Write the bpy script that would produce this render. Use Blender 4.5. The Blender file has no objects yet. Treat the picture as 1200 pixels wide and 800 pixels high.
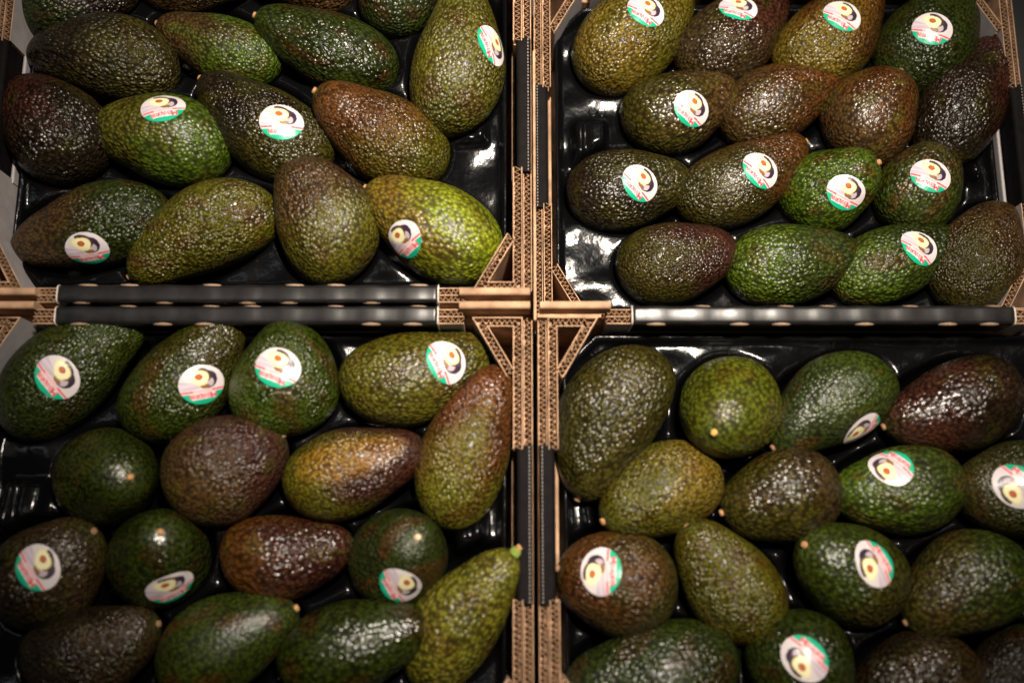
import bpy, bmesh, math, random
import numpy as np
from mathutils import Vector, Matrix
from mathutils.bvhtree import BVHTree

# ------------------------------------------------------------------ camera, world, lamps, exposure
SC = bpy.context.scene
COL = SC.collection
TILT = math.radians(12)
cam_d = bpy.data.cameras.new('camera'); cam = bpy.data.objects.new('camera', cam_d); COL.objects.link(cam)
cam.location = (-0.0160, -0.17333, 0.76604); cam.rotation_euler = (TILT, 0, 0)
cam_d.sensor_width = 36; cam_d.lens = 36.0; cam_d.clip_start = .02; cam_d.clip_end = 50
cam_d.dof.use_dof = True; cam_d.dof.focus_distance = .785; cam_d.dof.aperture_fstop = 2.5
SC.camera = cam

W = bpy.data.worlds.new('World'); SC.world = W; W.use_nodes = True
W.node_tree.nodes['Background'].inputs[0].default_value = (.9, .95, 1, 1)
W.node_tree.nodes['Background'].inputs[1].default_value = .004

def lamp(name, typ, loc, aim, energy, size, color, spot=None, blend=1.0):
    d = bpy.data.lights.new(name, typ); o = bpy.data.objects.new(name, d); COL.objects.link(o)
    o.location = loc; d.energy = energy; d.color = color
    o.rotation_euler = (Vector(aim) - Vector(loc)).to_track_quat('-Z', 'Y').to_euler()
    if typ == 'SPOT':
        d.spot_size = math.radians(spot); d.spot_blend = blend; d.shadow_soft_size = size
    else:
        d.shape = 'RECTANGLE'; d.size = size[0]; d.size_y = size[1]
    return o
lamp('shop_spotlight', 'SPOT', (.16, .22, 1.20), (.02, .09, 0), 165, .035, (1, .89, .76), spot=51)
lamp('shop_spotlight', 'SPOT', (.25, -.75, 1.9), (.05, -.05, 0), 4, .05, (1, .90, .79), spot=36)
lamp('shop_strip_light', 'AREA', (.75, .9, 1.8), (.1, .0, 0), 1.3, (.08, 1.2), (.86, .93, 1))

lamp('shop_strip_light', 'AREA', (-.95, .35, 1.5), (-.2, .0, 0), 1.0, (.08, 1.2), (.86, .93, 1))

SC.view_settings.view_transform = 'Standard'; SC.view_settings.look = 'None'
SC.view_settings.exposure = 0.0; SC.view_settings.gamma = 1.0
SC.render.engine = 'CYCLES'
SC.cycles.use_denoising = True
SC.cycles.max_bounces = 6; SC.cycles.sample_clamp_indirect = 4

random.seed(5)
# ------------------------------------------------------------------ helpers
def link(name, me, mat=None, parent=None, loc=None):
    o = bpy.data.objects.new(name, me); COL.objects.link(o)
    if mat is not None and not me.materials:
        for m in (mat if isinstance(mat, (list, tuple)) else [mat]): me.materials.append(m)
    if parent: o.parent = parent
    if loc is not None: o.location = loc
    return o

def tag(o, label, cat, group=None):
    o['label'] = label; o['category'] = cat
    if group: o['group'] = group
    return o

def struct(o):
    o['kind'] = 'structure'; return o

def mesh_of(name, bm, smooth=False):
    me = bpy.data.meshes.new(name); bm.normal_update(); bm.to_mesh(me); bm.free()
    if smooth: me.shade_smooth()
    return me

def box(bm, x0, x1, y0, y1, z0, z1):
    v = [bm.verts.new(p) for p in ((x0,y0,z0),(x1,y0,z0),(x1,y1,z0),(x0,y1,z0),(x0,y0,z1),(x1,y0,z1),(x1,y1,z1),(x0,y1,z1))]
    for f in ((3,2,1,0),(4,5,6,7),(0,1,5,4),(1,2,6,5),(2,3,7,6),(3,0,4,7)): bm.faces.new([v[i] for i in f])

def sweep(bm, pts, prof, closed_prof=True, face_mat=None):
    """Sweep a profile (offset to the left of the path, z) along an XY polyline with mitred corners."""
    n = len(pts); rings = []
    P = [Vector(p).to_2d() for p in pts]
    for i in range(n):
        a = (P[i] - P[i-1]).normalized() if i > 0 else (P[1] - P[0]).normalized()
        b = (P[i+1] - P[i]).normalized() if i < n-1 else a
        na, nb = Vector((-a.y, a.x)), Vector((-b.y, b.x))
        m = (na + nb)
        m = m.normalized() if m.length > 1e-6 else na
        k = 1 / max(.35, m.dot(na))
        rings.append([bm.verts.new((P[i].x + m.x*o*k, P[i].y + m.y*o*k, z)) for o, z in prof])
    q = len(prof)
    for i in range(n-1):
        for j in range(q if closed_prof else q-1):
            f = bm.faces.new((rings[i][j], rings[i+1][j], rings[i+1][(j+1) % q], rings[i][(j+1) % q]))
            if face_mat: f.material_index = face_mat(i, j)
    bm.faces.new(rings[0]); bm.faces.new(list(reversed(rings[-1])))

def resample(pts, step):
    out = []; P = [Vector(p).to_2d() for p in pts]
    for a, b in zip(P[:-1], P[1:]):
        L = (b-a).length; k = max(1, round(L/step))
        for i in range(k): out.append((a + (b-a)*(i/k), (b-a).normalized()))
    out.append((P[-1], (P[-1]-P[-2]).normalized()))
    return out

# ------------------------------------------------------------------ materials
def new_mat(name):
    m = bpy.data.materials.new(name); m.use_nodes = True
    nt = m.node_tree; b = nt.nodes['Principled BSDF']
    return m, nt, b
def N(nt, t, **kw):
    n = nt.nodes.new(t)
    for k, v in kw.items(): setattr(n, k, v)
    return n
def math_(nt, op, a, b=None, clamp=False):
    n = N(nt, 'ShaderNodeMath', operation=op, use_clamp=clamp)
    for i, v in enumerate((a, b)):
        if v is None: continue
        if isinstance(v, (int, float)): n.inputs[i].default_value = v
        else: nt.links.new(v, n.inputs[i])
    return n.outputs[0]
def ramp(nt, fac, lo, hi, a=0.0, b=1.0):
    n = N(nt, 'ShaderNodeMapRange'); n.clamp = True
    nt.links.new(fac, n.inputs[0])
    for i, v in zip((1,2,3,4), (lo, hi, a, b)): n.inputs[i].default_value = v
    return n.outputs[0]
def mixc(nt, fac, a, b, mode='MIX'):
    n = N(nt, 'ShaderNodeMix', data_type='RGBA', blend_type=mode)
    if isinstance(fac, (int, float)): n.inputs[0].default_value = fac
    else: nt.links.new(fac, n.inputs[0])
    for i, v in ((6, a), (7, b)):
        if isinstance(v, tuple): n.inputs[i].default_value = v if len(v) == 4 else (*v, 1)
        else: nt.links.new(v, n.inputs[i])
    return n.outputs[2]

def simple(name, col, rough, var=.25, scale=60, bump=.0, spec=.5, coat=0):
    m, nt, b = new_mat(name)
    tc = N(nt, 'ShaderNodeTexCoord'); nz = N(nt, 'ShaderNodeTexNoise'); nz.inputs['Scale'].default_value = scale; nz.inputs['Detail'].default_value = 4
    nt.links.new(tc.outputs['Object'], nz.inputs['Vector'])
    f = ramp(nt, nz.outputs[0], .3, .7, 1-var, 1+var)
    c = mixc(nt, 1.0, (*col, 1), (1, 1, 1, 1), 'MULTIPLY'); mul = c.node
    nt.links.new(f, mul.inputs[7])
    nt.links.new(c, b.inputs['Base Color'])
    b.inputs['Roughness'].default_value = rough; b.inputs['Specular IOR Level'].default_value = spec
    b.inputs['Coat Weight'].default_value = coat; b.inputs['Coat Roughness'].default_value = .12
    if bump:
        bp = N(nt, 'ShaderNodeBump'); bp.inputs['Strength'].default_value = .6; bp.inputs['Distance'].default_value = bump
        nt.links.new(nz.outputs[0], bp.inputs['Height']); nt.links.new(bp.outputs[0], b.inputs['Normal'])
    return m

KRAFT = simple('kraft_board', (.37, .225, .135), .8, .38, 70, .0003, .3)
FLUTE = simple('kraft_flute', (.25, .145, .08), .85, .2, 300, 0, .2)
GREYP = simple('grey_printed_board', (.34, .315, .315), .5, .12, 90, .0001, .4)
BLACKP = simple('black_printed_board', (.009, .008, .008), .33, .3, 140, .0001, .36)
PAPER = simple('paper_edge', (.70, .62, .55), .7, .1, 200)
SIDEP = simple('black_matt_board', (.006, .005, .005), .7, .3, 140, .0001, .06)
TABM = simple('worn_board_edge', (.30, .20, .13), .7, .3, 300)
PERF = simple('torn_perforation', (.26, .22, .20), .7, .1, 200)
STAND = simple('dark_stand', (.02, .02, .02), .6, .2, 20)
PLASTIC = simple('black_tray_plastic', (.002, .002, .0023), .18, .2, 42, .0026, .24)
STEM = {}
for k, c in dict(tan=(.38, .20, .085), tanw=(.58, .40, .26), org=(.36, .18, .07), yel=(.52, .33, .09), none=(.22, .12, .06), grnstem=(.17, .23, .035)).items():
    STEM[k] = simple('stem_' + k, c, .7, .3, 500, .0003, .3)

def skin_material():
    m, nt, b = new_mat('avocado_skin')
    L = nt.links.new
    tc = N(nt, 'ShaderNodeTexCoord'); oi = N(nt, 'ShaderNodeObjectInfo')
    off = N(nt, 'ShaderNodeVectorMath', operation='ADD')
    L(tc.outputs['Object'], off.inputs[0])
    sc = math_(nt, 'MULTIPLY', oi.outputs['Random'], 3.7)
    cmb = N(nt, 'ShaderNodeCombineXYZ')
    for i in range(3): L(sc, cmb.inputs[i])
    L(cmb.outputs[0], off.inputs[1])
    # slight warp so that the pebbles are not round cells
    nz = N(nt, 'ShaderNodeTexNoise'); nz.inputs['Scale'].default_value = 260; nz.inputs['Detail'].default_value = 3
    L(off.outputs[0], nz.inputs['Vector'])
    wv = N(nt, 'ShaderNodeVectorMath', operation='SCALE'); L(nz.outputs['Color'], wv.inputs[0]); wv.inputs['Scale'].default_value = .0015
    wa = N(nt, 'ShaderNodeVectorMath', operation='ADD'); L(off.outputs[0], wa.inputs[0]); L(wv.outputs[0], wa.inputs[1])
    sq = N(nt, 'ShaderNodeVectorMath', operation='MULTIPLY'); L(wa.outputs[0], sq.inputs[0]); sq.inputs[1].default_value = (.8, 1, 1)
    v1 = N(nt, 'ShaderNodeTexVoronoi', feature='SMOOTH_F1'); v1.inputs['Scale'].default_value = 430; v1.inputs['Smoothness'].default_value = .22
    L(sq.outputs[0], v1.inputs['Vector'])
    L(ramp(nt, math_(nt, 'FRACT', math_(nt, 'MULTIPLY', oi.outputs['Random'], 7.13)), 0, 1, 360, 540), v1.inputs['Scale'])
    big = N(nt, 'ShaderNodeTexNoise'); big.inputs['Scale'].default_value = 42; big.inputs['Detail'].default_value = 5; big.inputs['Roughness'].default_value = .6
    L(off.outputs[0], big.inputs['Vector'])
    fine = N(nt, 'ShaderNodeTexNoise'); fine.inputs['Scale'].default_value = 900; fine.inputs['Detail'].default_value = 2
    L(off.outputs[0], fine.inputs['Vector'])
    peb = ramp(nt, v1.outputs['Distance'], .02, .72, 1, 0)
    at = N(nt, 'ShaderNodeAttribute', attribute_name='tone')
    rough = N(nt, 'ShaderNodeAttribute', attribute_name='pebble', attribute_type='OBJECT')
    # pigment plus painted light: tops yellower and lit, valleys shaded; random pale pebbles; blotches
    tone = at.outputs['Color']
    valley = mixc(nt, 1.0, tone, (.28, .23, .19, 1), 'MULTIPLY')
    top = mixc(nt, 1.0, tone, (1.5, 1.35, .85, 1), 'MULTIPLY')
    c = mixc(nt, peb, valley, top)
    sep = N(nt, 'ShaderNodeSeparateColor'); L(v1.outputs['Color'], sep.inputs[0])
    pale = math_(nt, 'MULTIPLY', ramp(nt, sep.outputs[0], .70, .95), ramp(nt, peb, .35, .8, 0, .14))
    palec = mixc(nt, 1.0, tone, (2.6, 2.3, 1.3, 1), 'MULTIPLY')
    palec = mixc(nt, 1.0, palec, (.012, .011, .002, 1), 'ADD')
    c = mixc(nt, pale, c, palec)
    c = mixc(nt, ramp(nt, big.outputs[0], .52, .72, 0, .65), c, mixc(nt, 1.0, c, (.72, .45, .42, 1), 'MULTIPLY'))
    L(c, b.inputs['Base Color'])
    L(math_(nt, 'ADD', ramp(nt, big.outputs[0], .35, .65, .36, .27), ramp(nt, math_(nt, 'FRACT', math_(nt, 'MULTIPLY', oi.outputs['Random'], 13.7)), 0, 1, -.05, .09)), b.inputs['Roughness'])
    b.inputs['Specular IOR Level'].default_value = .45
    amt = math_(nt, 'MULTIPLY', rough.outputs['Fac'], at.outputs['Alpha'])
    # coarse and nearly smooth patches alternate over one skin
    pat = N(nt, 'ShaderNodeTexNoise'); pat.inputs['Scale'].default_value = 28; pat.inputs['Detail'].default_value = 3
    L(off.outputs[0], pat.inputs['Vector'])
    amt = math_(nt, 'MULTIPLY', amt, ramp(nt, pat.outputs[0], .36, .62, .45, 1.15))
    v2 = N(nt, 'ShaderNodeTexVoronoi', feature='SMOOTH_F1'); v2.inputs['Scale'].default_value = 250; v2.inputs['Smoothness'].default_value = .4
    L(sq.outputs[0], v2.inputs['Vector'])
    peb2 = ramp(nt, v2.outputs['Distance'], .02, .8, 1, 0)
    # a few dull corky scars
    scar = N(nt, 'ShaderNodeTexNoise'); scar.inputs['Scale'].default_value = 60; scar.inputs['Detail'].default_value = 6; scar.inputs['Roughness'].default_value = .7
    L(off.outputs[0], scar.inputs['Vector'])
    sc_ = ramp(nt, scar.outputs[0], .69, .74, 0, .7)
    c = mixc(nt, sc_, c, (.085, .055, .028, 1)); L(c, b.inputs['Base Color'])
    h = math_(nt, 'ADD', math_(nt, 'ADD', math_(nt, 'MULTIPLY', peb, .72), math_(nt, 'MULTIPLY', peb2, .55)), math_(nt, 'MULTIPLY', fine.outputs[0], .10))
    h = math_(nt, 'ADD', h, math_(nt, 'MULTIPLY', big.outputs[0], .8))
    h = math_(nt, 'MULTIPLY', h, amt)
    bp = N(nt, 'ShaderNodeBump'); bp.inputs['Strength'].default_value = 1; bp.inputs['Distance'].default_value = .0016
    L(h, bp.inputs['Height']); L(bp.outputs[0], b.inputs['Normal'])
    return m
SKIN = skin_material()

def sticker_material():
    m, nt, b = new_mat('printed_sticker')
    at = N(nt, 'ShaderNodeAttribute', attribute_name='print')
    nt.links.new(at.outputs['Color'], b.inputs['Base Color'])
    b.inputs['Roughness'].default_value = .32; b.inputs['Specular IOR Level'].default_value = .5
    tc = N(nt, 'ShaderNodeTexCoord'); nz = N(nt, 'ShaderNodeTexNoise'); nz.inputs['Scale'].default_value = 150
    nt.links.new(tc.outputs['Object'], nz.inputs['Vector'])
    bp = N(nt, 'ShaderNodeBump'); bp.inputs['Strength'].default_value = .5; bp.inputs['Distance'].default_value = .0005
    nt.links.new(nz.outputs[0], bp.inputs['Height']); nt.links.new(bp.outputs[0], b.inputs['Normal'])
    return m
STICK = sticker_material()

# ------------------------------------------------------------------ stand under the crates
LOW = -0.076
bm = bmesh.new(); box(bm, -1.2, 1.2, -1.0, 1.0, LOW-.06, LOW-.004)
struct(link('display_stand', mesh_of('display_stand', bm), STAND))
bm = bmesh.new()
v = [(-1.2,-1.0),(1.2,-1.0),(1.2,-.0015),(-.0015,-.0015),(-.0015,1.0),(-1.2,1.0)]
lo_ = [bm.verts.new((x, y, LOW-.004)) for x, y in v]; hi_ = [bm.verts.new((x, y, -.004)) for x, y in v]
bm.faces.new(hi_); bm.faces.new(list(reversed(lo_)))
for i in range(6): bm.faces.new((lo_[i], lo_[(i+1) % 6], hi_[(i+1) % 6], hi_[i]))
struct(link('display_step', mesh_of('display_step', bm), STAND))

# ------------------------------------------------------------------ crates
HX, HY, HZ = .1985, .1485, .076
def comb(w, z0, z1, nfl, depth=.007, liner=.0007):
    """Cross-section of corrugated board: liners with a slot between them for each flute."""
    g = (w - liner*(nfl+1)) / nfl
    p = [(-w/2, z0), (-w/2, z1)]
    for i in range(nfl):
        a = -w/2 + liner + i*(g+liner)
        p += [(a, z1), (a, z1-depth), (a+g, z1-depth), (a+g, z1)]
    p += [(w/2, z1), (w/2, z0)]
    centres = [-w/2 + liner + i*(g+liner) + g/2 for i in range(nfl)]
    return p, centres, g

def board(name, parent, pts, w, z0, z1, nfl=2, mats=(KRAFT, KRAFT, KRAFT), period=.0036, depth=.007, segmat=None):
    """A corrugated board standing on edge along a path; each wavy flute is a sub-part."""
    prof, cen, g = comb(w, z0, z1, nfl, depth)
    bm = bmesh.new(); q = len(prof)
    sweep(bm, pts, prof, True, (lambda i, j: 1 if j == 0 else (2 if j == q-2 else 0)) if not segmat else (lambda i, j: segmat[i] if j in (0, q-2) and segmat[i] == (1 if j == 0 else 2) else 0))
    o = link(name, mesh_of(name, bm), list(mats), parent)
    for k, c in enumerate(cen):
        bm = bmesh.new(); path = []
        P = [Vector(p).to_2d() for p in pts]
        for i, (p, d) in enumerate(resample(pts, period/2)):
            nrm = Vector((-d.y, d.x))
            s = (1 if (i + k) % 2 else -1) * (g/2 - .0004) * random.uniform(.55, 1)
            p = p + d*random.uniform(-.0007, .0007)
            path.append(p + nrm*(c + s))
        sweep(bm, path, [(-.00022, z1-depth+.0005), (.00022, z1-depth+.0005), (.00022, z1-.0004), (-.00022, z1-.0004)])
        link('flute', mesh_of('flute', bm), FLUTE, o)
    return o

def rail_profile(w, z0, z1, r=.004, n=4):
    p = [(-w/2, z0)]
    for i in range(n+1):
        a = math.pi - i*math.pi/2/n; p.append((-w/2 + r + r*math.cos(a), z1 - r + r*math.sin(a)))
    for i in range(n+1):
        a = math.pi/2 - i*math.pi/2/n; p.append((w/2 - r + r*math.cos(a), z1 - r + r*math.sin(a)))
    p.append((w/2, z0))
    return p

def half_moon_mesh(w, y):
    bm = bmesh.new(); bmesh.ops.create_uvsphere(bm, u_segments=16, v_segments=6, radius=1)
    bmesh.ops.scale(bm, vec=(.0080, .0015, .0024), verts=bm.verts)
    return mesh_of('fold_tab', bm, True)

MOON = half_moon_mesh(0, 0)
MOON.materials.append(TABM)

def build_crate(label, loc, outer):
    root = bpy.data.objects.new('cardboard_crate', None); COL.objects.link(root); root.location = loc
    tag(root, label, 'crate', 'cardboard crates of avocados')
    bm = bmesh.new(); box(bm, -HX+.008, HX-.008, -HY+.008, HY-.008, 0, .004)
    link('base_panel', mesh_of('base_panel', bm), KRAFT, root)
    for s in (-1, 1):
        # long wall with the black rolled rail in its middle
        y = s*(HY-.0062)
        board('long_wall', root, [(-.150*1, y), (.150, y)] if s > 0 else [(.150, y), (-.150, y)], .0105, .002, .0705, 2, (KRAFT, GREYP, KRAFT))
        bm = bmesh.new(); sweep(bm, [(-.1325 + .265*i/90, y) for i in range(91)], rail_profile(.0128, .052, HZ, .0028, 4))
        for v in bm.verts:
            if v.co.z > .056:
                b = max(math.exp(-(((v.co.x + .1325 - .0165 - i*.0289)/.0075)**4)) for i in range(9))
                v.co.z += .0005*b - .0003 + .0003*(v.co.y-y)/.0064*s; v.co.y += (v.co.y-y)*.05*b
        rail = link('rail', mesh_of('rail', bm, True), BLACKP, root)
        for e in (-1, 1):
            bm = bmesh.new(); sweep(bm, [(e*.1326-.0003, y), (e*.1326+.0003, y)], rail_profile(.0136, .050, HZ+.0005))
            link('paper_edge', mesh_of('paper_edge', bm), PAPER, rail)
        k = 0
        for i in range(9):
            x = -.1325 + .0165 + i*.0289
            for side in (-1, 1):
                if (i*3 + (side > 0)*2 + (s > 0)) % 5 > 2: continue
                m = link('fold_tab', MOON, None, rail, (x + (.003 if side > 0 else 0), y + side*.0058, HZ-.0030))
        # low outer wall beside the corner posts and the smooth folded bar on top
        for e in (-1, 1):
            x0, x1 = sorted((e*.1505, e*(HX-.0005)))
            bm = bmesh.new(); box(bm, x0, x1, min(s*(HY-.001), s*(HY-.0065)), max(s*(HY-.001), s*(HY-.0065)), .002, .046)
            lw = link('wall_end', mesh_of('wall_end', bm), KRAFT, root)
            bm = bmesh.new(); xa, xb = sorted((e*.1475, e*(HX-.002)))
            sweep(bm, [(xa, s*(HY-.0034)+.0042), (xb, s*(HY-.0034)+.0042)], rail_profile(.0056, .0602, HZ+.0015, .0022, 3))
            link('folded_bar', mesh_of('folded_bar', bm, False), KRAFT, root)
        # short wall: inner board, black rail
        x = s*(HX-.0035)
        board('short_wall', root, [(x, HY-.009), (x, -HY+.009)] if s > 0 else [(x, -HY+.009), (x, HY-.009)], .0062, .002, .0705, 1, (KRAFT, GREYP, KRAFT))
        xr = s*(HX-.0060)
        bm = bmesh.new(); sweep(bm, [(xr, -.052), (xr, .052)], rail_profile(.0105, .050, HZ-.001, .003))
        rail = link('rail', mesh_of('rail', bm), SIDEP, root)
        bm = bmesh.new()
        for i in range(40):
            yy = -.0505 + i*.00259
            box(bm, xr+s*.0032-.00035, xr+s*.0032+.00035, yy-.0006, yy+.0006, HZ-.0022, HZ-.0007)
        pf = link('perforation', mesh_of('perforation', bm), PERF, rail); pf['kind'] = 'stuff'
        # inner lining strip beside the rail
        xl = s*(HX-.0135)
        bm = bmesh.new(); sweep(bm, [(xl, -.052), (xl, .052)], rail_profile(.0026, .002, .052, .0012, 2), True, lambda i, j: 1 if j in (0, 6) else 0)
        link('lining_strip', mesh_of('lining_strip', bm), [GREYP if s == outer else KRAFT, GREYP], root)
    # triangular corner posts folded from one board
    for sx in (-1, 1):
        for sy in (-1, 1):
            cx, cy = sx*(HX-.0105), sy*(HY-.0112)
            pts = [(cx, cy - sy*.088), (cx, cy - sy*.037), (cx, cy), (cx - sx*.026, cy), (cx - sx*.0045, cy - sy*.037)]
            a, b = (2, 1) if sx*sy > 0 else (1, 2)
            board('corner_post', root, pts, .0066, .002, HZ, 1, (KRAFT, GREYP, GREYP), segmat=[a, 0, 0, b])
    return root

CRATE = [(-.200, .150, 0), (.200, .150, LOW), (-.200, -.150, 0), (.200, -.150, 0)]
CL = ['cardboard crate at the upper left holding the bright lime green avocado',
      'lower set cardboard crate at the upper right, most of its avocados stickered',
      'cardboard crate at the lower left with two stem up green avocados',
      'cardboard crate at the lower right with the big dark olive avocado']
for l, p in zip(CL, CRATE): build_crate(l, p, -1 if p[0] < 0 else 1)

# plain board between the left and right crates
bm = bmesh.new(); box(bm, -.0008, .0008, -.012, .190, .004, HZ+.002)
SHEET = link('cardboard_sheet', mesh_of('cardboard_sheet', bm), KRAFT)
tag(SHEET, 'thin tan cardboard sheet standing upright between the left and right crates', 'cardboard')

# ------------------------------------------------------------------ avocados
NR, NS = 56, 84            # rings and segments of an avocado skin

def lumps(seed, P, k=7, lo=1.0, hi=3.2):
    """A few random plane waves on unit directions: soft, low-frequency unevenness in about -1..1."""
    rs = np.random.RandomState(seed)
    out = np.zeros(len(P))
    for _ in range(k):
        d = rs.normal(size=3); d /= np.linalg.norm(d)
        out += np.sin(P @ d * rs.uniform(lo, hi) * 2.0 + rs.uniform(0, 6.28)) * rs.uniform(.5, 1)
    return out / (k * .6)

def avocado_points(L, D, neck, bend, seed):
    """Rings from the blossom end (-X) to the stem end (+X); returns points, unit params."""
    ph = np.linspace(0, np.pi, NR + 2)[1:-1]
    x = -np.cos(ph)
    def rad(x):
        s = np.sqrt(np.clip(1 - x * x, 0, 1)) ** .94
        return s * (1 - (.10 + .55 * neck) * .5 * (x + 1) * .9) * (1 - neck * .20 * np.exp(-((x - .5) / .34) ** 2))
    xs = np.linspace(-1, 1, 400)
    r = rad(x) / rad(xs).max() * D / 2
    th = np.linspace(0, 2 * np.pi, NS, endpoint=False)
    X = np.repeat(x, NS); R = np.repeat(r, NS); T = np.tile(th, NR)
    P = np.stack([X * L / 2, R * np.cos(T), R * np.sin(T)], 1)
    U = np.stack([X, np.cos(T) * np.sqrt(1 - X * X), np.sin(T) * np.sqrt(1 - X * X)], 1)
    P = np.vstack([P, [[-L / 2, 0, 0], [L / 2 * .985, 0, 0]]])
    U = np.vstack([U, [[-1, 0, 0], [1, 0, 0]]])
    f = 1 + .034 * lumps(seed, U) + .012 * lumps(seed + 500, U, 9, 3, 6)
    P[:, 1:] *= f[:, None]
    P[:, 1] += bend * L * (U[:, 0] ** 2 - .3)
    return P, U

def avocado_faces():
    F = []
    for i in range(NR - 1):
        for j in range(NS):
            k = (j + 1) % NS
            F.append((i * NS + j, (i + 1) * NS + j, (i + 1) * NS + k, i * NS + k)[::-1])
    b, s = NR * NS, NR * NS + 1
    for j in range(NS):
        k = (j + 1) % NS
        F.append((b, j, k)[::-1]); F.append((s, (NR - 1) * NS + k, (NR - 1) * NS + j)[::-1])
    return F

PAL = dict(blk=(.016, .011, .006), dgr=(.019, .032, .004), grn=(.046, .086, .004), grn2=(.068, .088, .007), grnd=(.028, .048, .004),
           olv=(.078, .080, .007), olvd=(.040, .038, .007), olvl=(.12, .125, .014), yol=(.135, .105, .014), lime=(.15, .20, .008),
           brn=(.060, .036, .014), brnd=(.040, .028, .014), brn2=(.080, .034, .009), pur=(.042, .015, .012), red=(.105, .040, .016), org=(.30, .16, .015))
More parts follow.
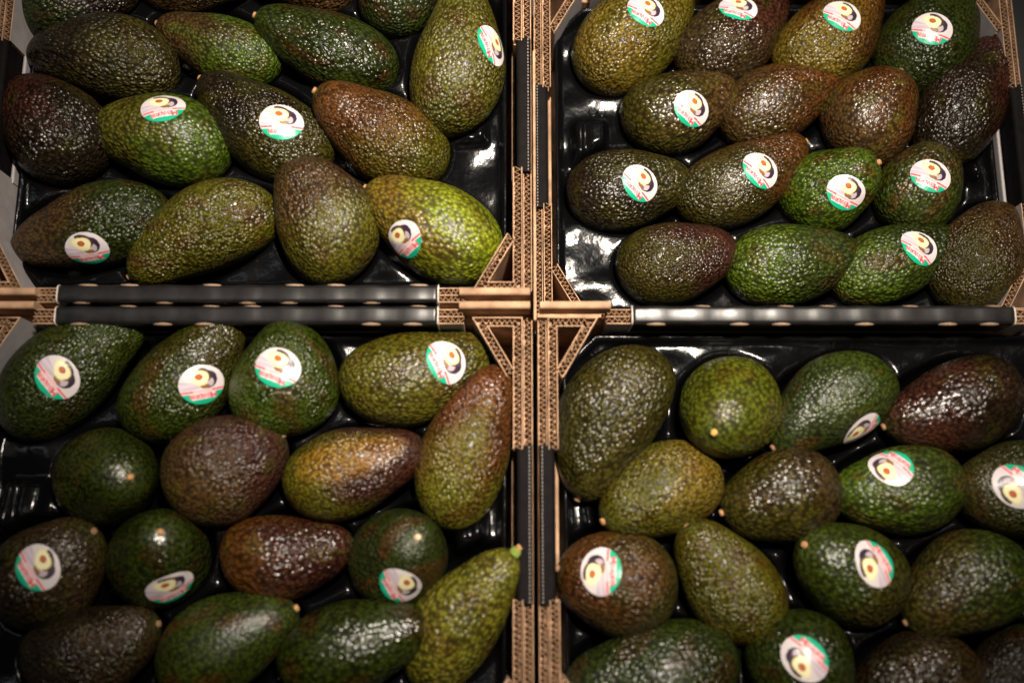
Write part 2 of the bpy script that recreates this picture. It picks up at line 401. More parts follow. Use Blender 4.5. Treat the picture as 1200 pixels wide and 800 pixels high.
# label, crate, centre, stem direction, length, width, neck, bend, seed, blossom tone, neck tone, pebble, stem, sticker (anchor, down)
AVO = [
    ('very dark avocado at the back left corner of the upper left crate', 0, (-0.3544, 0.25005, 0.04273), (0.9808, 0.1951, 0.0), 0.09515, 0.05746, 0.435, -0.0266, 11, 'dgr', 'blk', 1, 'tan', None),
    ('dark brown avocado at the top edge, second from left in the upper left crate', 0, (-0.26237, 0.27152, 0.04511), (1.0, 0.0, 0.0), 0.09525, 0.06221, 0.435, -0.03, 12, 'brn', 'blk', 1, 'tan', None),
    ('dark brown avocado at the top edge, third from left in the upper left crate', 0, (-0.18171, 0.27221, 0.04511), (-0.9816, 0.1908, 0.0), 0.09183, 0.06221, 0.435, 0.0511, 13, 'brn', 'pur', 1, 'tan', None),
    ('dark green avocado at the top edge left of the upright stickered avocado', 0, (-0.09995, 0.2611, 0.04406), (0.4462, 0.8949, 0.0), 0.08304, 0.06013, 0.435, 0.0168, 14, 'dgr', 'blk', 1, 'tan', None),
    ('blackish olive pebbled avocado without sticker near the left wall of the upper left crate', 0, (-0.32693, 0.20044, 0.04671), (-0.989, 0.1478, 0.0), 0.11662, 0.06542, 0.362, 0.0603, 15, 'olvd', 'blk', 1.2, 'tan', None),
    ('half brown half green avocado at the back left of a glossy dark green one', 0, (-0.24235, 0.2115, 0.04249), (-0.932, 0.3624, 0.0), 0.10331, 0.05298, 0.46, -0.021, 16, 'grn', 'brn', 0.8, 'tan', None),
    ('glossy dark green avocado, stem pointing left, at the back of the upper left crate', 0, (-0.15772, 0.20844, 0.04655), (-0.9132, 0.3279, 0.2419), 0.11526, 0.05911, 0.46, -0.0117, 17, 'dgr', 'dgr', 1, 'tan', None),
    ('large olive avocado lying along the right wall with its sticker seen nearly edge on', 0, (-0.05671, 0.19744, 0.05166), (0.1175, 0.9931, 0.0), 0.12373, 0.07131, 0.435, 0.0345, 18, 'olv', 'olv', 1.1, 'tan', ((0.0017, -0.02689, 0.02376), (-0.452, 0.602, 0.659))),
    ('black purple pebbled avocado against the left wall of the upper left crate', 0, (-0.35799, 0.14171, 0.05103), (-0.7163, 0.6978, 0.0), 0.0948, 0.07406, 0.29, -0.0373, 19, 'blk', 'pur', 1.25, 'tan', None),
    ('green avocado with its sticker at the top edge beside the black purple avocado', 0, (-0.27676, 0.13314, 0.04987), (-0.9763, 0.2164, 0.0), 0.10689, 0.06774, 0.29, 0.0265, 20, 'grn', 'olv', 0.8, 'tan', ((-0.00734, -0.01345, 0.03224), (-0.479, 0.832, 0.281))),
    ('dark olive avocado with a big sticker in the middle of the upper left crate', 0, (-0.20295, 0.14389, 0.04971), (-0.8283, 0.5535, 0.0872), 0.11819, 0.06541, 0.46, -0.0437, 21, 'olvd', 'blk', 1.15, 'tan', ((-0.02072, -0.00394, 0.03217), (-0.586, 0.81, -0.001))),
    ('brownish green avocado with its stem at upper left, beside the bare tray corner', 0, (-0.11429, 0.13641, 0.0512), (-0.8298, 0.4137, 0.3746), 0.11215, 0.06641, 0.435, -0.0229, 22, 'olv', 'brn2', 0.9, 'tan', None),
    ('brown and green avocado at the front left corner, sticker low on its side', 0, (-0.32503, 0.06437, 0.04693), (-0.97, -0.2374, -0.0523), 0.12062, 0.06186, 0.435, 0.0172, 23, 'dgr', 'brn', 1.1, 'tan', ((-0.00166, 0.02315, 0.01896), (0.025, 0.624, -0.781))),
    ('olive green avocado without sticker in the front row of the upper left crate', 0, (-0.24326, 0.05948, 0.04901), (-0.9013, -0.4299, -0.0523), 0.12012, 0.06403, 0.362, 0.0748, 24, 'olv', 'olv', 1.1, 'tan', None),
    ('brown green avocado with broad dull shine, left of the lime green one', 0, (-0.153, 0.06815, 0.05626), (-0.379, 0.9149, 0.1392), 0.09713, 0.07451, 0.261, 0.0631, 25, 'olv', 'brn', 1.1, 'tan', None),
    ('bright lime green avocado with sticker next to the cardboard corner post', 0, (-0.07516, 0.06329, 0.05424), (-0.8639, 0.4988, 0.0698), 0.11133, 0.06848, 0.435, -0.01, 26, 'lime', 'yol', 0.75, 'tan', ((0.00765, 0.02363, 0.02163), (-0.943, 0.278, -0.181))),
    ('yellowish olive avocado at the back left corner of the upper right crate', 1, (0.08876, 0.25921, -0.02244), (0.6978, 0.7163, 0.0), 0.12596, 0.07912, 0.362, 0.0053, 27, 'yol', 'olv', 1.2, 'tan', ((0.00174, -0.00312, 0.03895), (-0.98, -0.201, 0.002))),
    ('blackish avocado with sticker on its neck, second from left in the back row', 1, (0.17293, 0.25914, -0.02582), (0.7284, 0.6852, 0.0), 0.11777, 0.07236, 0.435, 0.0448, 28, 'brnd', 'pur', 1.15, 'tan', ((0.00162, 0.00846, 0.03254), (-0.927, -0.354, 0.126))),
    ('golden brown avocado with sticker, third from left in the back row', 1, (0.25558, 0.26076, -0.0258), (0.6659, 0.7461, 0.0), 0.1211, 0.07239, 0.435, 0.0623, 29, 'yol', 'brn2', 0.9, 'tan', ((-0.005, 0.0005, 0.03619), (-0.991, -0.128, -0.04))),
    ('dark green avocado with sticker near the grey back right corner', 1, (0.33463, 0.25274, -0.02248), (0.582, 0.8085, 0.0872), 0.10275, 0.07904, 0.29, 0.0337, 30, 'dgr', 'dgr', 1, 'tan', ((-0.01261, 0.00515, 0.03967), (-0.953, -0.264, -0.148))),
    ('deep purple avocado without sticker leaning along the right wall', 1, (0.36227, 0.20043, -0.02382), (0.5336, 0.8457, 0.0), 0.1333, 0.06836, 0.46, -0.0128, 31, 'blk', 'pur', 1.15, 'tan', None),
    ('dark avocado with glaring white sticker beside the empty tray corner', 1, (0.12401, 0.19175, -0.02549), (0.9403, 0.333, 0.0698), 0.1004, 0.06902, 0.435, 0.0617, 32, 'olvd', 'brn', 1.1, 'tan', ((0.00138, -0.01382, 0.03051), (-0.863, -0.476, -0.169))),
    ('brown avocado without sticker behind the brown stickered one, left of a round one', 1, (0.20667, 0.19803, -0.02615), (0.8988, 0.4384, 0.0), 0.11093, 0.06569, 0.435, -0.0177, 33, 'brn', 'brn2', 1, 'tan', None),
    ('round brown avocado without sticker in front of the two back right stickered ones', 1, (0.27975, 0.18375, -0.02091), (0.4755, 0.8236, 0.309), 0.08532, 0.07618, 0.217, -0.045, 34, 'brn', 'brn2', 0.9, 'none', None),
    ('nearly black avocado with sticker at the left wall of the upper right crate', 1, (0.07967, 0.12232, -0.02636), (0.989, 0.1478, 0.0), 0.10394, 0.06728, 0.362, 0.0095, 35, 'blk', 'olvd', 1.2, 'tan', ((0.00429, -0.00744, 0.03131), (-0.801, -0.591, -0.091))),
    ('brown avocado with sticker lying between the nearly black and vivid green ones', 1, (0.17355, 0.12987, -0.02504), (0.8804, 0.473, 0.0349), 0.12165, 0.06591, 0.435, 0.0447, 36, 'olvd', 'brn2', 1, 'tan', ((0.00502, -0.00627, 0.03104), (-0.953, -0.304, -0.003))),
    ('vivid green avocado with visible stem beside its glaring white sticker', 1, (0.24216, 0.12203, -0.02412), (0.7493, 0.1593, 0.6428), 0.08673, 0.06776, 0.29, 0.0728, 37, 'grn', 'grn', 1.1, 'tan', ((0.01958, -0.01556, 0.02193), (-0.8, -0.6, -0.026))),
    ('small rounded green avocado with sticker in front of the deep purple one', 1, (0.31644, 0.12233, -0.0257), (0.4851, 0.8403, 0.2419), 0.08001, 0.0686, 0.217, 0.0, 38, 'grnd', 'olvd', 0.9, 'none', ((0.00549, 0.00249, 0.03321), (-0.989, -0.08, 0.124))),
    ('dark olive brown avocado with yellow green stem tip, leftmost of the front row', 1, (0.11634, 0.05978, -0.02334), (0.9786, 0.1991, 0.0523), 0.0991, 0.06732, 0.362, 0.0211, 39, 'olvd', 'pur', 0.9, 'grnstem', None),
    ('bright green pebbled avocado without sticker in the front row of the upper right crate', 1, (0.20959, 0.05804, -0.02367), (0.9903, 0.1348, 0.0349), 0.11196, 0.06666, 0.362, 0.003, 40, 'grn', 'dgr', 1.15, 'tan', None),
    ('long green avocado with sticker in the front row of the upper right crate', 1, (0.29456, 0.0611, -0.02659), (0.9382, 0.3461, 0.0), 0.1186, 0.06082, 0.435, -0.0174, 41, 'grn', 'dgr', 1.05, 'tan', ((0.00815, 0.00058, 0.02795), (-0.819, -0.571, 0.058))),
    ('olive brown avocado at the front right corner of the upper right crate', 1, (0.35875, 0.06363, -0.02328), (0.5188, 0.8549, 0.0), 0.10067, 0.07144, 0.29, -0.0013, 42, 'olvd', 'brn', 1.1, 'tan', None),
    ('long dark green stickered avocado at the back left corner, lower left crate', 2, (-0.32745, -0.04062, 0.05136), (0.7309, 0.6816, 0.0349), 0.12288, 0.06672, 0.46, -0.035, 43, 'dgr', 'grnd', 1, 'tan', ((-0.00507, -0.01072, 0.03053), (-0.993, 0.115, -0.003))),
    ('dark avocado leaning to the right with a foreshortened sticker, second in its row', 2, (-0.24532, -0.04534, 0.05175), (0.6269, 0.7742, 0.0872), 0.11322, 0.06549, 0.46, 0.0585, 44, 'grnd', 'olvd', 0.95, 'tan', ((0.00467, -0.02148, 0.0245), (-0.725, -0.559, -0.401))),
    ('round green avocado with sticker at the middle of the back row, lower left crate', 2, (-0.17534, -0.04975, 0.05719), (0.3248, 0.9047, 0.2756), 0.08331, 0.07438, 0.217, 0.0786, 45, 'grn', 'grnd', 1, 'tan', ((0.01243, -0.00138, 0.03312), (-0.963, 0.029, 0.269))),
    ('olive avocado with a sticker on its neck beside the lower left crate corner post', 2, (-0.08301, -0.0453, 0.05037), (0.9692, 0.2462, 0.0), 0.11139, 0.06673, 0.362, 0.0519, 46, 'olv', 'olv', 1, 'tan', ((0.02237, -0.0008, 0.02698), (-0.939, -0.238, 0.247))),
    ('long reddish olive avocado without sticker leaning against the centre divider', 2, (-0.04531, -0.09577, 0.05742), (0.3401, 0.9345, 0.1045), 0.11935, 0.06284, 0.46, -0.0352, 47, 'olvl', 'red', 0.9, 'tan', None),
    ('dark avocado with brown stem facing up beside the tray block at left', 2, (-0.29574, -0.11808, 0.05046), (0.6153, 0.0215, 0.788), 0.08821, 0.06892, 0.29, -0.0477, 48, 'olvd', 'dgr', 0.8, 'org', None),
    ('large dull purple brown avocado without sticker, middle of the lower left crate', 2, (-0.21356, -0.11058, 0.05518), (0.8661, 0.4801, 0.1392), 0.09002, 0.07437, 0.217, -0.0109, 49, 'brn', 'pur', 1, 'none', None),
    ('brown avocado with a yellow orange patch on its back', 2, (-0.12483, -0.11244, 0.05095), (0.9501, 0.2996, 0.0872), 0.10338, 0.0619, 0.435, 0.0143, 50, 'olv', 'pur', 0.9, 'tan', None),
    ('blackish avocado with sticker at the left edge of the lower left crate', 2, (-0.32984, -0.18173, 0.05242), (0.7689, 0.5847, 0.2588), 0.08542, 0.07083, 0.217, 0.0378, 51, 'blk', 'brnd', 1, 'none', ((0.01498, -0.00057, 0.03033), (-0.955, 0.008, 0.297))),
    ('dark green avocado with orange stem facing up and a sticker folding under its front', 2, (-0.25775, -0.17012, 0.05088), (0.3558, 0.2561, 0.8988), 0.08673, 0.06776, 0.29, 0.057, 52, 'dgr', 'dgr', 0.9, 'org', ((0.01742, -0.02749, 0.00827), (-0.916, -0.374, -0.148))),
    ('smooth red brown avocado lying sideways between two stem up green avocados', 2, (-0.16993, -0.17054, 0.04798), (0.9952, 0.0827, 0.0523), 0.09195, 0.05996, 0.435, 0.0601, 53, 'brn2', 'pur', 0.8, 'none', None),
    ('green avocado with pale stem facing up and a sticker half hidden at its front', 2, (-0.09256, -0.17082, 0.04992), (0.3546, 0.2577, 0.8988), 0.08684, 0.06785, 0.29, 0.0046, 54, 'grnd', 'dgr', 0.9, 'tanw', ((0.01961, -0.01823, 0.0196), (-0.651, 0.348, 0.674))),
    ('long light olive avocado with green stem knob touching the centre divider', 2, (-0.04911, -0.21143, 0.05201), (0.5622, 0.7529, 0.342), 0.11705, 0.06003, 0.46, -0.0379, 55, 'olvl', 'olvl', 1, 'grnstem', None),
    ('black brown avocado cut by the bottom edge at the far left', 2, (-0.29835, -0.23272, 0.04865), (0.9587, 0.2479, 0.1392), 0.09672, 0.0633, 0.29, 0.0779, 56, 'blk', 'brnd', 1, 'none', None),
    ('smooth dark green avocado with a small shine by its stem at the bottom edge', 2, (-0.20681, -0.22819, 0.05073), (0.8656, 0.4897, 0.1045), 0.10261, 0.06546, 0.362, -0.0386, 57, 'grnd', 'grnd', 0.35, 'tan', None),
    ('dull dark green avocado at the bottom edge lying against a stem up green one', 2, (-0.11989, -0.22946, 0.0573), (0.9472, 0.3032, 0.1045), 0.10811, 0.0626, 0.435, -0.0025, 58, 'dgr', 'dgr', 0.7, 'tan', None),
    ('big dark olive avocado without sticker at the back left of the lower right crate', 3, (0.05253, -0.07836, 0.05385), (-0.481, -0.8767, 0.0), 0.1179, 0.07169, 0.29, 0.0701, 59, 'olvd', 'olvd', 1.1, 'none', None),
    ('green avocado showing a yellow stem at its front, second in the back row', 3, (0.13571, -0.07103, 0.05245), (-0.3778, -0.4503, 0.809), 0.09074, 0.07089, 0.29, -0.0109, 60, 'grn2', 'grn2', 0.7, 'yel', None),
    ('smooth green avocado with a sticker hanging at its lower right side', 3, (0.20817, -0.06713, 0.04851), (-0.8551, -0.5138, 0.0698), 0.10289, 0.06301, 0.435, 0.0572, 61, 'grnd', 'dgr', 0.6, 'none', ((-0.00425, 0.02622, 0.01346), (-0.822, 0.209, -0.529))),
    ('dark reddish black avocado without sticker at the back right of the lower right crate', 3, (0.2951, -0.06817, 0.04907), (-0.9403, -0.333, 0.0698), 0.10569, 0.06415, 0.362, -0.0456, 62, 'blk', 'pur', 0.9, 'none', None),
    ('golden olive avocado with stem at lower left, below the big dark olive one', 3, (0.08598, -0.12813, 0.05102), (-0.8551, -0.3897, 0.342), 0.09641, 0.06404, 0.362, 0.022, 63, 'yol', 'olv', 1, 'tan', None),
    ('dull grey brown avocado with stem to the left in the centre of the crate', 3, (0.16967, -0.13122, 0.05058), (-0.9634, -0.2536, 0.0872), 0.08605, 0.06517, 0.29, -0.0007, 64, 'brnd', 'olvd', 0.9, 'tan', None),
    ('green avocado with a tilted sticker right below the sticker of its neighbour behind', 3, (0.25121, -0.12627, 0.0499), (-0.9888, -0.1214, 0.0872), 0.09397, 0.0618, 0.362, -0.0216, 65, 'grnd', 'grn', 0.8, 'tan', ((0.01153, -0.01662, 0.02145), (-0.921, -0.376, -0.104))),
    ('dark green avocado with sticker cut by the right edge of the photo', 3, (0.33087, -0.12583, 0.05173), (-0.9888, -0.1214, 0.0872), 0.08299, 0.06747, 0.29, -0.0299, 66, 'grnd', 'olvd', 0.9, 'tan', ((0.01455, -0.0017, 0.0285), (-0.779, -0.597, 0.193))),
    ('olive brown round avocado with sticker beside the centre divider', 3, (0.05458, -0.18841, 0.05385), (-0.9459, 0.249, 0.2079), 0.08303, 0.0717, 0.217, 0.021, 67, 'olvd', 'brn2', 0.9, 'none', ((0.02076, -0.0043, 0.02796), (-0.879, -0.251, 0.405))),
    ('olive green avocado without sticker, stem pointing up and left, beside a round stickered one', 3, (0.13019, -0.18717, 0.051), (-0.6139, 0.7514, 0.2419), 0.0968, 0.06401, 0.362, -0.0163, 68, 'olv', 'olv', 0.95, 'tan', None),
    ('dark olive avocado with tan stem at upper left and a sticker on its right', 3, (0.21292, -0.18146, 0.05228), (-0.7953, 0.3836, 0.4695), 0.08774, 0.06855, 0.29, -0.0115, 69, 'olvd', 'grnd', 0.9, 'tan', ((0.01077, -0.00883, 0.02941), (-0.749, -0.661, -0.049))),
    ('dark green avocado without sticker near the lower right corner', 3, (0.29136, -0.19154, 0.05072), (-0.92, -0.3858, 0.0698), 0.09749, 0.06744, 0.29, 0.0706, 70, 'grnd', 'olvd', 0.9, 'none', None),
    ('very dark green avocado at the bottom edge beside the centre divider', 3, (0.07826, -0.2481, 0.05028), (-0.9853, -0.1561, 0.0698), 0.11826, 0.06857, 0.362, -0.0259, 71, 'dgr', 'dgr', 0.8, 'none', None),
    ('dark green round avocado with sticker at the bottom edge of the lower right crate', 3, (0.17774, -0.24503, 0.05232), (0.4196, -0.87, 0.2588), 0.07913, 0.07065, 0.217, -0.0361, 72, 'dgr', 'dgr', 0.8, 'none', ((-0.00327, -0.00181, 0.03538), (-0.35, 0.936, 0.044))),
    ('dark brown avocado without sticker at the bottom edge, right of a stickered one', 3, (0.25491, -0.25384, 0.04916), (-0.9836, -0.147, 0.1045), 0.08939, 0.06632, 0.29, 0.0335, 73, 'brnd', 'blk', 0.9, 'none', None),
    ('almost black avocado in the bottom right corner of the photo', 3, (0.3247, -0.25056, 0.04919), (-0.9511, -0.2908, 0.1045), 0.08348, 0.06638, 0.29, -0.0237, 74, 'dgr', 'blk', 0.9, 'none', None),
]
PATCH = {'brown avocado with a yellow orange patch on its back': ((.05, .25, 1), 'org', .62)}
FACES = avocado_faces()

# printed sticker: an oval grid whose vertices carry the print
SU, SV = 88, 78
def sticker_grid():
    u = np.linspace(-1, 1, SU); v = np.linspace(-1, 1, SV)
    U, V = np.meshgrid(u, v); U = U.ravel(); V = V.ravel()
    return U*np.sqrt(1-V*V/2), V*np.sqrt(1-U*U/2)
SX, SY = sticker_grid()
SF = [(j*SU+i, j*SU+i+1, (j+1)*SU+i+1, (j+1)*SU+i) for j in range(SV-1) for i in range(SU-1)]
def seg(px, py, a, b):
    ax, ay = a; bx, by = b; dx, dy = bx-ax, by-ay
    t = np.clip(((px-ax)*dx + (py-ay)*dy) / (dx*dx+dy*dy+1e-9), 0, 1)
    return np.hypot(px-ax-t*dx, py-ay-t*dy)
GLYPH = {'M': [((0,0),(0,1)),((0,1),(.5,.35)),((.5,.35),(1,1)),((1,1),(1,0))], 'E': [((0,0),(0,1)),((0,1),(.9,1)),((0,.5),(.8,.5)),((0,0),(.9,0))],
         'H': [((0,0),(0,1)),((1,0),(1,1)),((0,.5),(1,.5))], 'A': [((0,0),(.5,1)),((.5,1),(1,0)),((.2,.35),(.8,.35))],
         'D': [((0,0),(0,1)),((0,1),(.6,1)),((.6,1),(1,.6)),((1,.6),(1,.4)),((1,.4),(.6,0)),((.6,0),(0,0))],
         'R': [((0,0),(0,1)),((0,1),(.8,1)),((.8,1),(.95,.75)),((.95,.75),(.8,.5)),((.8,.5),(0,.5)),((.45,.5),(1,0))],
         'I': [((.5,0),(.5,1))], 'N': [((0,0),(0,1)),((0,1),(1,0)),((1,0),(1,1))]}
def sticker_print():
    x, y = SX, SY
    C = np.tile(np.array([.58, .52, .53]), (len(x), 1))
    def put(mask, col, k=1.0): C[mask] = C[mask]*(1-k) + np.array(col)*k
    def ell(cx, cy, a, b, rot):
        c, s = math.cos(rot), math.sin(rot); X = (x-cx)*c + (y-cy)*s; Y = -(x-cx)*s + (y-cy)*c
        return (X/a)**2 + (Y/b)**2, X, Y
    put((y > -.16 + .10*x) & (y < .26 - .25*(x+.9)) & (x < -.05), (.46, .38, .43))          # printed grey lilac band
    put((y > .02 + .1*x) & (y < .10) & (x < -.1), (.58, .50, .55), .6)
    d, X, Y = ell(.24, .24, .44, .46, -.3); put(d < 1, (.030, .018, .032))                 # dark skin half behind
    d, X, Y = ell(.27, .10, .24, .25, .6); put(d < 1, (.42, .34, .37))
    d, X, Y = ell(.12, -.10, .20, .10, .1); put(d < 1, (.20, .10, .04))
    d, X, Y = ell(-.16, .40, .47, .36, -.42)
    r = (X/.47)**2 + (Y/(.36*(1+.38*np.clip(X/.47, -1, 1))))**2
    d2, _, _ = ell(-.05, .50, .50, .38, -.42); put((d2 < 1) & (x > -.35), (.05, .03, .045))
    put(r < 1.0, (.66, .60, .20)); put(r < .80, (.74, .68, .42)); 
    d, X, Y = ell(-.13, .42, .17, .15, -.4); put(d < 1, (.32, .07, .015)); put(d < .35, (.42, .11, .02))
    put(np.abs(y + .315) < .045, (.68, .05, .07)); put((np.abs(y + .315) < .045) & (x > -.45) & (x < .40), (.72, .36, .36))
    put(y < -.42, (.004, .34, .19))
    put((y < -.38) & (y > -.74) & (x > -.60 + (y+.4)*-.25) & (x < .60 + (y+.4)*.25), (.68, .56, .56))
    # the brand word runs upside down when the green edge points down
    word = 'MEHADRIN'; cur = .55
    for i, ch in enumerate(word):
        w = .19 if i == 0 else (.05 if ch == 'I' else .105); h = .27 if i == 0 else .20; top = -.46
        px = (cur - x) / w; py = (-(y - top)) / h
        dmin = np.full(len(x), 9.)
        for a, b in GLYPH[ch]:
            dmin = np.minimum(dmin, seg((cur-x), (top-y), (a[0]*w, a[1]*h*1.0 - 0), (b[0]*w, b[1]*h)) if False else seg(cur-x, y*-1-.0 - (-(top)), (a[0]*w, (1-a[1])*0 + a[1]*0), (b[0]*w, 0)) if False else seg(cur-x, y-(top-h), (a[0]*w, (1-a[1])*h), (b[0]*w, (1-b[1])*h)))
        put(dmin < (.030 if i == 0 else .020), (.60, .05, .07))
        cur -= w + .038
    rim = np.hypot(SX, SY) > .985
    put(rim & (y > -.40), (.72, .70, .70))
    return np.concatenate([C, np.ones((len(x), 1))], 1).astype(np.float32).ravel()
PRINT = sticker_print()

def stem_mesh(kind):
    bm = bmesh.new(); n = 14
    prof = [(.0040, -.003), (.0037, .0003), (.0024, .0008), (.0023, .0022), (.0021, .0030), (.0010, .0032)]
    if kind == 'grnstem': prof = [(.0040, -.004), (.0042, .002), (.0037, .0042), (.0026, .0054), (.0010, .0056)]
    rings = [[bm.verts.new((x, r*math.cos(2*math.pi*i/n)*(1+.12*math.sin(3*i)), r*math.sin(2*math.pi*i/n)*(1+.1*math.cos(2*i)))) for i in range(n)] for r, x in prof]
    for a, b in zip(rings[:-1], rings[1:]):
        for i in range(n): bm.faces.new((a[i], a[(i+1) % n], b[(i+1) % n], b[i]))
    bm.faces.new(rings[-1])
    return mesh_of('stem', bm, True)
STEM_ME = {}
for k in STEM:
    STEM_ME[k] = stem_mesh(k); STEM_ME[k].materials.append(STEM[k])
bm = bmesh.new(); bmesh.ops.create_cone(bm, cap_ends=True, segments=10, radius1=.0026, radius2=.0021, depth=.003)
TIP = mesh_of('stem_tip', bm, True); TIP.materials.append(STEM['tan'])

crate_avos = {0: [], 1: [], 2: [], 3: []}
for (label, cr, c, d, Ln, D, neck, bend, seed, ca, cb, pebble, stem, stk) in AVO:
    P, U = avocado_points(Ln, D, neck, bend, seed)
    me = bpy.data.meshes.new('avocado'); me.from_pydata(P.tolist(), [], FACES); me.shade_smooth()
    X = Vector(d); Z = (Vector((0, 0, 1)) - X*X.z).normalized(); Y = Z.cross(X)
    o = link('avocado', me, SKIN)
    o.matrix_world = Matrix(((X.x, Y.x, Z.x, c[0]), (X.y, Y.y, Z.y, c[1]), (X.z, Y.z, Z.z, c[2]), (0, 0, 0, 1)))
    o['pebble'] = float(pebble)
    tag(o, label, 'avocado', 'avocados packed in the crates')
    # pigment: blossom tone to neck tone with blotchy transition
    n1 = lumps(seed*7+1, U, 9, 1.5, 4.0); n2 = lumps(seed*7+2, U, 9, 2.0, 6.0)
    t = np.clip((U[:, 0] + .75*n1 + .15) / 1.1 + .35, 0, 1); t = t*t*(3-2*t)
    A_, B_ = np.array(PAL[ca]), np.array(PAL[cb])
    T = A_*(1-t[:, None]) + B_*t[:, None]
    k = np.clip(.30*n2, -.45, .6); T = T*(1 + k[:, None]*np.array([.9, .7, .6]))
    # blotches of a third tone with fairly hard edges: browning on green fruit, green left on brown fruit
    n3 = lumps(seed*7+3, U, 10, 2.5, 7.0); w3 = np.clip((n3-.18)/.22, 0, 1)[:, None]*(.30+.35*((seed*37) % 10)/10)
    acc = np.array(PAL['brn2'] if A_[1] > A_[0]*.98 else PAL['olv'])*(.85 if A_.max() > .04 else .5)
    T = T*(1-w3) + acc*w3
    if label in PATCH:
        q, pc, pr = PATCH[label]; q = np.array(q); q = q/np.linalg.norm(q)
        w = np.clip(1 - (np.linalg.norm((U-q)*np.array([.55, 1, 1]), axis=1) + .12*n2)/pr, 0, 1)[:, None]
        w = np.minimum(.5, w*1.2); T = T*(1-w) + np.array(PAL[pc])*w
    # green ring round the stem
    g = np.exp(-((1-U[:, 0])/.035))[:, None]*.6; T = T*(1-g) + np.array((.05, .075, .03))*g
    sm = np.clip(1.06 - .65*np.clip((U[:, 0]-.55)/.45, 0, 1)**1.5, .3, 1) * (1 + .18*n1)
    ca_ = me.color_attributes.new('tone', 'FLOAT_COLOR', 'POINT')
    ca_.data.foreach_set('color', np.concatenate([T, sm[:, None]], 1).astype(np.float32).ravel())
    s = link('stem', STEM_ME[stem], None, o, (P[-1][0]-.0005, P[-1][1], 0))
    s.rotation_euler = (seed*1.3, 0, 0)
    if stem == 'grnstem':
        tp = link('stem_tip', TIP, None, s, (.0062, 0, 0)); tp.rotation_euler = (0, math.radians(80), .2)
    if stk:
        bv = BVHTree.FromPolygons(P.tolist(), FACES)
        loc, nrm, _, _ = bv.find_nearest(Vector(stk[0]))
        dn = Vector(stk[1]); dn = (dn - nrm*dn.dot(nrm)).normalized(); upv = -dn; right = upv.cross(nrm)
        rx, ry = .0157, .0134
        rs = np.random.RandomState(seed); ph = rs.uniform(0, 6, 3)
        V = []
        for a, b in zip(SX*rx, SY*ry):
            p = loc + right*a + upv*b
            h, hn, _, _ = bv.ray_cast(p + nrm*.03, -nrm, .06)
            # follow the fruit at the middle, stay a little stiff near the rim
            flat = p - nrm*((a*a+b*b)/(D*.95))
            if h is None: h = flat
            q = flat.lerp(h, .75)
            if (q-p).dot(nrm) < (h-p).dot(nrm): q = h
            V.append(q + nrm*(.0005 + .00012*math.sin(a*420+ph[0])*math.sin(b*380+ph[1])))
        sm_ = bpy.data.meshes.new('sticker'); sm_.from_pydata(V, [], SF); sm_.shade_smooth()
        cp = sm_.color_attributes.new('print', 'FLOAT_COLOR', 'POINT'); cp.data.foreach_set('color', PRINT)
        # paper thickness: a skirt turned down at the rim
        link('sticker', sm_, STICK, o)
    crate_avos[cr].append((Vector(c), X, Ln, D))

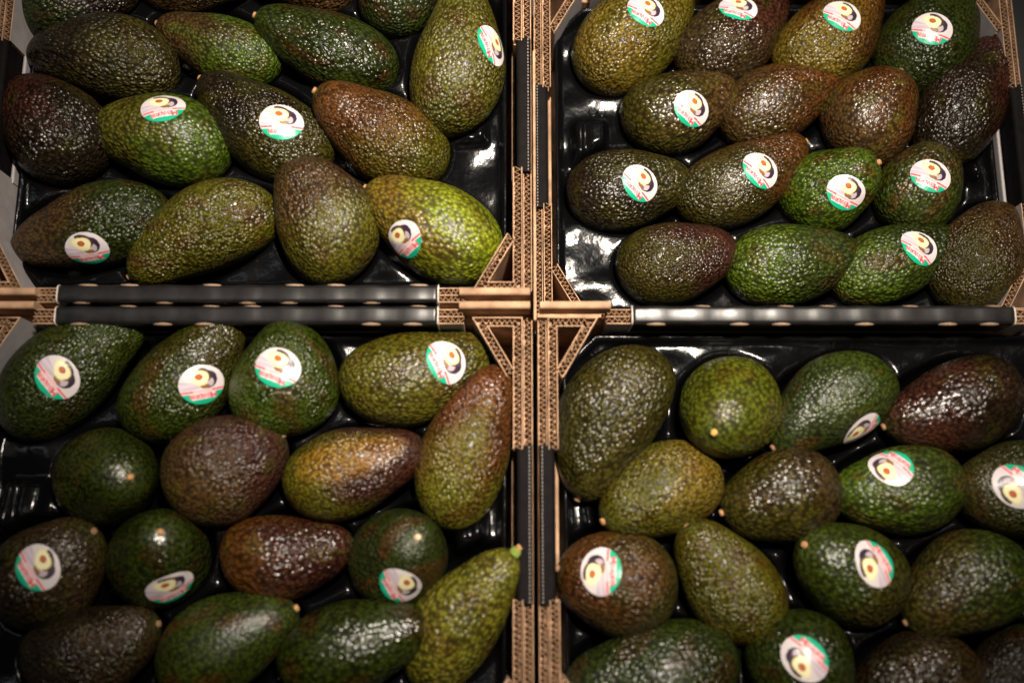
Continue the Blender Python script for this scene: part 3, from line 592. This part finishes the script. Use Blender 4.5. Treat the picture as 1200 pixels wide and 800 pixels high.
# ------------------------------------------------------------------ moulded trays
SLOPE = {(0, 1): (-.12, .19), (2, -1): (-.42, -.12), (1, 1): (.32, .16)}   # block tops tilted on purpose to catch the spotlight as bright glints
def build_tray(cr, label):
    x0, y0, z0 = CRATE[cr]
    hx, hy = .1800, .1330
    nx, ny = 186, 138
    gx = np.linspace(-hx, hx, nx); gy = np.linspace(-hy, hy, ny); X, Y = np.meshgrid(gx, gy)
    top = .046
    Z = np.full(X.shape, top)
    rs = np.random.RandomState(cr+3)
    # raised blocks in the middle of both short sides
    blocks = np.zeros_like(Z)
    for s in (-1, 1):
        bx, by = s*.152, .005
        m = np.clip((.0135-np.abs(X-bx))/.0022, 0, 1)*np.clip((.026-np.abs(Y-by))/.0022, 0, 1)
        gr = np.clip((.0022-np.abs(X-bx-s*.004))/.0014, 0, 1)*np.clip((.024-np.abs(Y-by))/.002, 0, 1)
        a_, b_ = SLOPE.get((cr, s), (0, 0))
        top_ = m*(.015 + a_*(X-bx) + b_*(Y-by))
        blocks = np.maximum(blocks, top_) - gr*.005*m
    Z = Z + blocks
    for (c, d, Ln, D) in crate_avos[cr]:
        px, py, pz = c.x-x0, c.y-y0, c.z-z0
        h = Vector((d.x, d.y)); hl = h.length; h = h/(hl+1e-9)
        a = math.hypot(Ln/2*hl, D/2*math.sqrt(max(0, 1-hl*hl))) + .003; b = D/2 + .003
        u = (X-px)*h.x + (Y-py)*h.y; w = -(X-px)*h.y + (Y-py)*h.x
        q = np.clip((u/a)**2 + (w/b)**2, 0, None)
        low = np.where(q < 1, pz - (D/2+.002)*np.sqrt(np.clip(1-q, 0, 1)) , pz + (np.sqrt(q)-1)*.10)
        Z = np.minimum(Z, np.maximum(.007, low))
    for _ in range(2):
        Zp = np.pad(Z, 1, 'edge'); Z = (Zp[:-2, 1:-1]+Zp[2:, 1:-1]+Zp[1:-1, :-2]+Zp[1:-1, 2:]+2*Z)/6
    # soft thermoforming ripples and the turned up lip
    for _ in range(10):
        k = rs.normal(size=2)*95; Z += .00045*np.sin(X*k[0]+Y*k[1]+rs.uniform(0, 6))
    e = np.minimum(np.minimum(hx-np.abs(X), hy-np.abs(Y)), np.clip((hx+hy-.024-np.abs(X)-np.abs(Y))*.7, 0, 1))
    lip = np.clip((.006-e)/.004, 0, 1); Z = Z*(1-lip) + np.maximum(Z, top+.006)*lip
    # the corners are cut off for the crate's posts
    lim = (hx-.050) + (hy-.052) + .055
    t = np.abs(X)/1.0 + np.abs(Y)/1.0 - (hx + hy - .024)
    over = np.clip(t, 0, None)
    Xs = X - np.sign(X)*over/2; Ys = Y - np.sign(Y)*over/2
    V = np.stack([Xs.ravel(), Ys.ravel(), Z.ravel()], 1)
    ov = over.ravel() > 1e-6
    F = []
    for j in range(ny-1):
        for i in range(nx-1):
            f = (j*nx+i, j*nx+i+1, (j+1)*nx+i+1, (j+1)*nx+i)
            if not all(ov[k] for k in f): F.append(f)
    me = bpy.data.meshes.new('avocado_tray'); me.from_pydata(V.tolist(), [], F); me.shade_smooth()
    o = link('avocado_tray', me, PLASTIC, None, (x0, y0, z0))
    md = o.modifiers.new('thickness', 'SOLIDIFY'); md.thickness = .0007; md.offset = -1
    if cr == 1:
        # two small embossed rings at the bare corner
        for k, (rx_, ry_) in enumerate(((-.1485, .0420), (-.1410, .0420))):
            bm = bmesh.new(); ra, rb = .0032, .0007
            ring = [[bm.verts.new(((ra+rb*math.cos(b*math.pi/4))*math.cos(a*math.pi/10), (ra+rb*math.cos(b*math.pi/4))*math.sin(a*math.pi/10), rb*math.sin(b*math.pi/4))) for b in range(8)] for a in range(20)]
            for a in range(20):
                for b in range(8): bm.faces.new((ring[a][b], ring[(a+1) % 20][b], ring[(a+1) % 20][(b+1) % 8], ring[a][(b+1) % 8]))
            j = int(round((ry_+hy)/(2*hy)*(ny-1))); i = int(round((rx_+hx)/(2*hx)*(nx-1)))
            link('embossed_ring', mesh_of('embossed_ring', bm, True), PLASTIC, o, (rx_, ry_, float(Z[j, i])))
    tag(o, label, 'tray', 'moulded plastic trays in the crates')
TL_ = ['glossy black moulded tray in the upper left crate, under the lime green avocado',
       'glossy black moulded tray in the upper right crate with a bare back left corner',
       'glossy black moulded tray in the lower left crate with a shiny block at left',
       'glossy black moulded tray in the lower right crate with a bare strip along the back']
for i, l in enumerate(TL_): build_tray(i, l)
